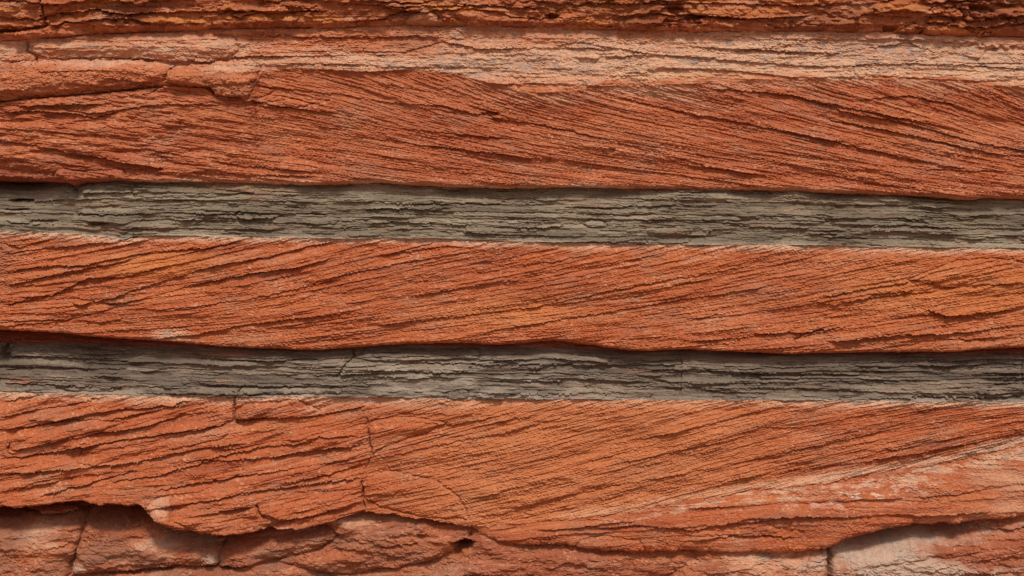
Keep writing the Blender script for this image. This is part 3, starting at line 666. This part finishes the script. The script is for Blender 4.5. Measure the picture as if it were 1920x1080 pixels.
b.crack([(442, 745), (440, 765), (438, 786), (444, 792)], 2.2, 9); b.crack([(690, 785), (688, 800), (694, 828), (700, 848)], 1.8, 5)
b.crack([(700, 848), (690, 870), (680, 895), (684, 915)], 1.6, 4); b.crack([(681, 900), (682, 930), (686, 946)], 2.0, 9); b.crack([(22, 835), (20, 845), (30, 850)], 2, 10); b.crack([(486, 945), (492, 958), (500, 966)], 2.4, 14)
b.crack([(430, 842), (436, 850), (470, 860)], 1.3, 4)
b.lump([(22, 838), (24, 818), (40, 804), (140, 788), (240, 790), (190, 806), (110, 826), (36, 843)], 12, 14, new=9406)
b.lump([(440, 786), (442, 770), (460, 758), (560, 752), (600, 770), (560, 782), (500, 784)], 12, 12, new=9407)
b.lump([(690, 800), (700, 788), (760, 782), (840, 792), (800, 812), (720, 836), (700, 850), (692, 824)], 12, 13, new=9408)
b.lump([(160, 830), (250, 822), (400, 800), (440, 800), (420, 822), (300, 846), (180, 870), (150, 866)], 8, 16, new=9409)
b.lump([(682, 905), (690, 888), (730, 882), (820, 900), (860, 930), (880, 970), (800, 968), (710, 946), (684, 930)], 10, 14, new=9410)
b.lump([(284, 945), (300, 930), (330, 925), (330, 968), (390, 992), (300, 972)], 12, 8, new=9411)
dist = b.bot[None, :]-b.v
wl = (1-ss(860, 960, b.u))
mid = ss(430, 520, b.u)
b.d += wl*(1-.55*mid)*(12*np.exp(-dist/26)-17*np.exp(-dist/(4+9*mid))) + (1-wl)*(3*np.exp(-dist/14)-3*np.exp(-dist/3))
dtp = b.v-soft(b.top)[None, :]
lipz = (b.bot[None, :]-b.v < 15+6*noise(b.u/70, 0*b.u, 77)) & (b.u < 900)
b.id = np.where(lipz, 9900+np.floor(b.u/640+.3).astype(np.int32), b.id)
b.id = merge_small(b.id, 1100)
pale = .85*(1-ss(4, 20+8*fbm(b.u/60, 0*b.u, 628, 3)+16*np.exp(-((b.u-830)/120)**2), dtp))+.5*np.exp(-((b.u-590)/40)**2-((b.v-768)/12)**2)+.4*np.exp(-((b.u-390)/110)**2-((b.v-812+.1*(b.u-390))/14)**2)
pale = pale+.45*np.exp(-((soft(b.bot)[None, :]-b.v-6+14*fbm(b.u/80, sn/8, 629, 4, .6))/9)**2)*ss(960, 1150, b.u)
pale = pale+.75*np.exp(-((b.u-308)/26)**2-((b.v-945)/26)**2)+.4*np.exp(-(((b.v-b.bot[None, :]+8)/12)**2))*ss(960, 1100, b.u)+.35*np.exp(-((b.u-1880)/60)**2-((b.v-850)/28)**2)+.25*np.exp(-((b.u-430)/40)**2-((b.v-765)/16)**2)
b.c = sandstone_colour(b, sn, t, 640, pale, (.43, .110, .039))
b.c = mix(b.c, (.54, .20, .075), .45*ss(650, 900, b.u)*(1-ss(1300, 1600, b.u)))
edge7 = b.d[-1].copy()
t7 = thing('sandstone_bed', 'thick red sandstone bed directly under the lower grey band, slabs rounded at its left end', 'rock bed', (0, 0, ZC+(540-980)*K))
build(b, M_SAND, BLOCKS, lambda k: t7, 'slab')

# ================================================================== 8  smooth bed at lower right
b = Bed(C_r3b, C_lens, 1.5, h=125.)
th = (b.bot-b.top)[None, :]
r = b.w
sn = b.v*1.0 + (b.u-960)*(.10-.05*r) + 7*noise(b.u/200, b.v/60, 701); t = b.u
on = ss(5, 40, th)
bul = np.sqrt(np.clip(1-(1.15*(r-.45))**2, 0, 1))
b.d += 4+on*(6+11*bul*ss(1000, 1300, b.u)+6*fbm(b.u/150, b.v/45, 702, 3))
for tau, am, sd_, tl in ((15, 3.2, 710, 140), (7, 2.0, 713, 70), (3.2, 1.1, 716, 35)):
    a, _, _ = terr(sn, t, tau, sd_, tl=tl); b.d += am*a*on
b.d += rough(b, 720, 1.25)
for pts, aa, bb in [([(1100, 988), (1200, 980), (1300, 990), (1400, 968), (1500, 962), (1560, 966)], 6, 8), ([(1000, 992), (1080, 986), (1140, 976), (1200, 972)], 5, 6),
        ([(1280, 950), (1400, 945), (1560, 938), (1640, 932), (1700, 930)], 4, 5), ([(1400, 975), (1500, 965), (1600, 968), (1720, 962), (1860, 955)], 5, 7), ([(1700, 930), (1800, 922), (1900, 905), (1960, 900)], 4, 6), ([(1280, 1010), (1380, 1000), (1500, 1004)], 4, 8)]:
    b.ledge(pts, aa, 18, bb, 12)
dist = b.bot[None, :]-b.v
b.d += on*(8*np.exp(-dist/26)-20*np.exp(-dist/5))
b.lump([(1075, 1028), (1085, 1012), (1130, 1002), (1200, 1012), (1210, 1030), (1140, 1040)], 5, 12, new=9412)
b.dark_hole(1420, 992, 90, 18, 6)
tx = (t+40*noise(b.v/60, b.u/300, 730))/260; b.id = (np.floor((r+.12*noise(b.u/120, b.v/60, 731))*3)*16+np.floor(tx)).astype(np.int32)
b.id = merge_small(b.id, 1500)
pale = .8*np.exp(-((b.v-soft(b.top)[None, :]-12-16*fbm(b.u/110, b.v/30, 734, 4, .6))/15)**2)*ss(980, 1300, b.u)*(.45+2.0*fbm(b.u/55, sn/9, 735, 5, .7))+.45*fbm(b.u/140, b.v/30, 736, 4)+.35*ss(1700, 1900, b.u)
b.c = sandstone_colour(b, sn, t, 740, pale, (.42, .110, .040))
b.c = mix(b.c, WHITE, .9*ss(.0, .4, fbm(b.u/26, b.v/9, 745, 4, .65))*np.exp(-((b.u-1620)/110)**2-((b.v-925+.12*(b.u-1620))/18)**2))
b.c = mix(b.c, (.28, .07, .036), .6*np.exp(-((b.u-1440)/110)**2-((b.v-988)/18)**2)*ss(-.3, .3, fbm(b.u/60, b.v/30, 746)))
meet(b, edge7, 26, ss(930, 1040, b.u))
t8 = thing('sandstone_bed', 'swelling red sandstone bed with whitish streaks at lower right, undercut above a pale block', 'rock bed', (1.2, 0, ZC+(540-1030)*K))
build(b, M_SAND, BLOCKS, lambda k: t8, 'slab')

# ================================================================== 9  blocks along the bottom
b = Bed(C_lens-10, C_bot, 1.6)
POLY = {
 1: ([(-170, 962), (0, 964), (60, 972), (140, 971), (157, 978), (150, 1003), (137, 1040), (124, 1078), (118, 1120), (-170, 1120)], 4, 16),
 2: ([(30, 958), (55, 951), (125, 950), (142, 958), (110, 967), (60, 967)], -2, 7),
 3: ([(160, 977), (200, 968), (280, 972), (330, 983), (400, 999), (419, 1006), (413, 1036), (409, 1060), (395, 1064), (330, 1064), (240, 1072), (130, 1080), (139, 1042), (152, 1004)], 4, 14),
 4: ([(421, 1006), (470, 999), (560, 992), (604, 986), (640, 1004), (600, 1032), (520, 1050), (450, 1066), (412, 1062), (414, 1036)], 4, 15),
 5: ([(606, 984), (640, 962), (690, 955), (800, 972), (884, 990), (872, 1004), (852, 1012), (846, 1030), (800, 1050), (700, 1068), (620, 1076), (524, 1052), (604, 1032), (642, 1004)], 9, 16),
 6: ([(128, 1084), (240, 1076), (330, 1068), (410, 1066), (450, 1070), (520, 1056), (620, 1080), (640, 1120), (122, 1120)], 4, 12),
 7: ([(622, 1080), (700, 1072), (800, 1056), (850, 1044), (884, 1030), (892, 1004), (890, 985), (1060, 1010), (1180, 1020), (1290, 1022), (1300, 1050), (1180, 1120), (640, 1120)], 3, 22),
 8: ([(1304, 1050), (1295, 1022), (1400, 1025), (1520, 1020), (1552, 1030), (1551, 1060), (1548, 1120), (1186, 1120)], 5, 14),
 9: ([(1558, 1030), (1600, 985), (1700, 965), (1950, 955), (2100, 950), (2100, 1120), (1554, 1120)], 4, 16)}
wu = b.wu+4*noise(b.u/40, b.v/30, 801); wv = b.wv+3*noise(b.u/50, b.v/24, 802)
best = np.full(b.u.shape, -1e9, np.float32); dd = np.zeros_like(best); idm = np.zeros(b.u.shape, np.int32)
for k, (pts, o, rho) in POLY.items():
    s_ = sdist(wu, wv, pts)
    if k == 2: s_ = np.where(s_ > 0, s_+4, s_)
    m = s_ > best
    best = np.where(m, s_, best); idm[m] = k
    dd = np.where(m, o+20*(1-np.exp(-np.maximum(s_, 0)/(rho*1.3))), dd)
gap = np.exp(-np.maximum(best, 0)/1.8)*(.12+.88*(1-ss(420, 480, b.u))+.85*ss(1500, 1540, b.u))
midb = ss(430, 520, b.u)*(1-ss(1500, 1545, b.u))
b.d += dd*(1-.1*midb)-10*gap-(22-15*midb)*ss(0, 9, -best)
PIECE_KIND.clear(); b.id = idm
dt = b.v-C_lens[None, :]
far = ss(420, 560, b.u)
b.d += -30+17*far+(20-12*far)*ss(0, 60-30*far, dt)-24*(1-far)*(1-ss(0, 60, dt))-60*ss(1545,1620,b.u)*(1-ss(1760,1930,b.u))*(1-ss(0,58,dt))
sn = b.v+(b.u-960)*.12+9*noise(b.u/160, b.v/60, 803); t = b.u
for tau, am, sd_, tl in ((17, 2.6, 810, 140), (8, 1.6, 813, 60), (3.4, .8, 816, 35)):
    a, _, _ = terr(sn, t, tau, sd_, tl=tl, cover=-.2); b.d += am*a
b.d += 12*fbm(b.u/90, b.v/38, 817, 5, .58)+3*ridge(b.u/60, sn/16, 818, 3)+5*fbm(b.u/55, b.v/24, 819, 3)*ss(420, 560, b.u)*(1-ss(900, 1000, b.u))+rough(b, 820, 1.6)
for pts, aa, bb in [([(60, 1030), (100, 1026), (146, 1016)], 3, 6), ([(330, 1034), (370, 1026), (410, 1018)], 4, 7), ([(640, 1012), (690, 1014), (720, 1022), (760, 1018), (800, 1012)], 5, 8), ([(150, 1068), (240, 1056), (340, 1056)], 3, 5),
     ([(650, 1070), (760, 1060), (830, 1046)], 4, 6), ([(990, 1024), (1060, 1022), (1100, 1024)], 2, 4), ([(700, 1080), (860, 1076), (960, 1072)], 4, 5), ([(1030, 1066), (1064, 1048), (1110, 1063), (1140, 1062)], 5, 7),
     ([(1300, 1074), (1380, 1066), (1440, 1080)], 4, 6), ([(1780, 990), (1860, 990), (1960, 985)], 5, 7), ([(1700, 1066), (1800, 1072), (1920, 1068)], 4, 6)]:
    b.ledge(pts, aa, 20, bb, 8)
b.crack([(155, 975), (146, 962), (130, 958)], 2.5, 10); b.crack([(1520, 1035), (1510, 1060), (1502, 1090)], 1.3, 4); b.crack([(1400, 1035), (1470, 1046), (1530, 1052)], 1.2, 3)
b.crack([(1556, 1022), (1554, 1050), (1553, 1110)], 2.6, 9)
b.dark_hole(868, 1018, 21, 11, 46); b.dark_hole(858, 1034, 10, 9, 16); b.dark_hole(10, 962, 60, 7, 20); b.dark_hole(410, 1002, 16, 6, 16); b.dark_hole(1650, 1000, 60, 9, 10); b.dark_hole(790, 1006, 10, 8, 8)
pale = .12+.6*fbm(b.u/70, b.v/34, 830, 5, .6)
for cu, cv, su, sv, a_ in ((80, 1000, 80, 26, .45), (320, 1020, 70, 25, .4), (395, 1010, 30, 20, .5), (400, 1050, 20, 12, .5), (150, 1066, 18, 8, .8), (670, 985, 60, 18, .45), (1430, 1055, 110, 30, .5), (1700, 1040, 170, 60, .75), (1060, 1060, 40, 10, .5)):
    pale = pale+a_*np.exp(-((b.u-cu)/su)**2-((b.v-cv)/sv)**2)
red_ = .8*np.exp(-((b.u-1830)/90)**2-((b.v-1035)/26)**2)+.5*np.exp(-((b.u-1000)/200)**2-((b.v-1040)/30)**2)
pale = pale-red_
b.c = sandstone_colour(b, sn, t, 840, pale, (.33, .098, .045))
b.c = mix(b.c, (.36, .27, .22), ss(0, .5, fbm(b.u/50, b.v/26, 845, 4)+.1)*ss(.3, .8, pale)*.6)
b.c = mix(b.c, (.25, .12, .075), (1-ss(700, 1000, b.u))*ss(-.3, .4, fbm(b.u/90, b.v/40, 846, 4))*.6)  # shade over the left blocks, put into the colour as patchy darker brown
b.c = mix(b.c, (.42, .32, .25), ss(1480, 1620, b.u)*ss(.2, .8, pale+.2)*.6)
b.c = mix(b.c, (.48, .15, .05), .7*np.exp(-((b.u-845)/40)**2-((b.v-1030)/14)**2))
LAB = {1: ('rock_block', 'grey-brown weathered rock block in the bottom left corner', 'rock'),
 2: ('rock_lens', 'thin brown stone wedged in the dark gap at lower left above the corner block', 'rock'),
 3: ('rock_block', 'red-brown block right of the slanting crack at bottom left, pale scuffs on its right end', 'rock'),
 4: ('rock_block', 'rounded brown block right of the short upright crack near the bottom left', 'rock'),
 5: ('rock_block', 'bulging brown block just left of the small black hole at the bottom', 'rock'),
 6: ('rock_slab', 'low red slab at the bottom edge below the blocks of the left corner', 'rock'),
 7: ('rock_block', 'wide smooth red block at the bottom, right of the small black hole', 'rock'),
 8: ('rock_block', 'pale pinkish cracked block at the bottom, left of the dark upright joint', 'rock'),
 9: ('rock_block', 'large pale grey and red block in the bottom right corner under the overhang', 'rock')}
for k, o in build(b, M_PALE, {k: v[0] for k, v in LAB.items()}, lambda k: None, 'rock_block'):
    o['label'] = LAB[k][1]; o['category'] = LAB[k][2]; o['group'] = 'rock blocks along the bottom'

for o in (t3, t5, t7): o['group'] = 'red cross-bedded sandstone beds'
for o in (t4, t6): o['group'] = 'grey shale bands'
# ================================================================== the setting: solid rock behind, sandy ground in front
def plain(name, base, scale):
    m = bpy.data.materials.new(name); m.use_nodes = True; t = m.node_tree; bs = t.nodes['Principled BSDF']
    bs.inputs['Roughness'].default_value = .95
    n = t.nodes.new('ShaderNodeTexNoise'); n.inputs['Scale'].default_value = scale; n.inputs['Detail'].default_value = 8
    cr = t.nodes.new('ShaderNodeValToRGB')
    cr.color_ramp.elements[0].position = .3; cr.color_ramp.elements[1].position = .7
    cr.color_ramp.elements[0].color = (*[c*.7 for c in base], 1); cr.color_ramp.elements[1].color = (*[c*1.25 for c in base], 1)
    geo = t.nodes.new('ShaderNodeNewGeometry'); t.links.new(geo.outputs['Position'], n.inputs['Vector'])
    t.links.new(n.outputs['Fac'], cr.inputs[0]); t.links.new(cr.outputs[0], bs.inputs['Base Color'])
    bp = t.nodes.new('ShaderNodeBump'); bp.inputs['Distance'].default_value = .03; t.links.new(n.outputs['Fac'], bp.inputs['Height']); t.links.new(bp.outputs[0], bs.inputs['Normal'])
    return m
def sheet(name, fn, nu, nv, mat):
    uu, vv = np.meshgrid(np.linspace(0, 1, nu), np.linspace(0, 1, nv)); P = fn(uu, vv).reshape(-1, 3)
    i, j = np.meshgrid(np.arange(nv-1), np.arange(nu-1), indexing='ij'); i0 = (i*nu+j).ravel()
    me = bpy.data.meshes.new(name); me.from_pydata(P.tolist(), [], np.stack([i0, i0+1, i0+nu+1, i0+nu], 1).tolist()); me.materials.append(mat)
    o = bpy.data.objects.new(name, me); scene.collection.objects.link(o); o['kind'] = 'structure'; return o
m_core = plain('cliff_rock', (.36, .11, .055), 3.0); m_ground = plain('sandy_ground', (.34, .19, .12), 2.0)
# cliff carried on above, below and to both sides of the surveyed face; recessed rock closes the back
TOPZ = ZC+(540+108)*K; BOTZ = ZC+(540-1110)*K; XL = (U0+3-960)*K; XR = (U1-8-960)*K
sheet('cliff_core', lambda a, c: np.stack([XL-.1+(XR-XL+.2)*a, 0*a+.34, BOTZ-.1+(TOPZ-BOTZ+.2)*c], -1), 8, 6, m_core)
def upper(a, c):
    x = -60+120*a; z = TOPZ+9*c**1.4; y = -.05+.5*c+.25*fbm(x/4, z/1.2, 901, 4)*np.clip(c*8, 0, 1)
    return np.stack([x, y, z], -1)
sheet('cliff_above', upper, 500, 60, m_core)
def sidef(s):
    def f(a, c):
        x = (XL-60*(1-a)) if s < 0 else (XR+60*a); q = (1-a) if s < 0 else a
        z = BOTZ-.1+(TOPZ-BOTZ+.1)*c; y = .0+.25*fbm(x/3, z/.5, 903, 4)*np.clip(q*30, 0, 1)+.02
        return np.stack([x, y, z], -1)
    return f
sheet('cliff_left', sidef(-1), 300, 50, m_core); sheet('cliff_right', sidef(1), 300, 50, m_core)
sheet('ground', lambda a, c: np.stack([-200+400*a, -200+201*c**.5, .0+0*a+.0*c], -1), 60, 60, m_ground)
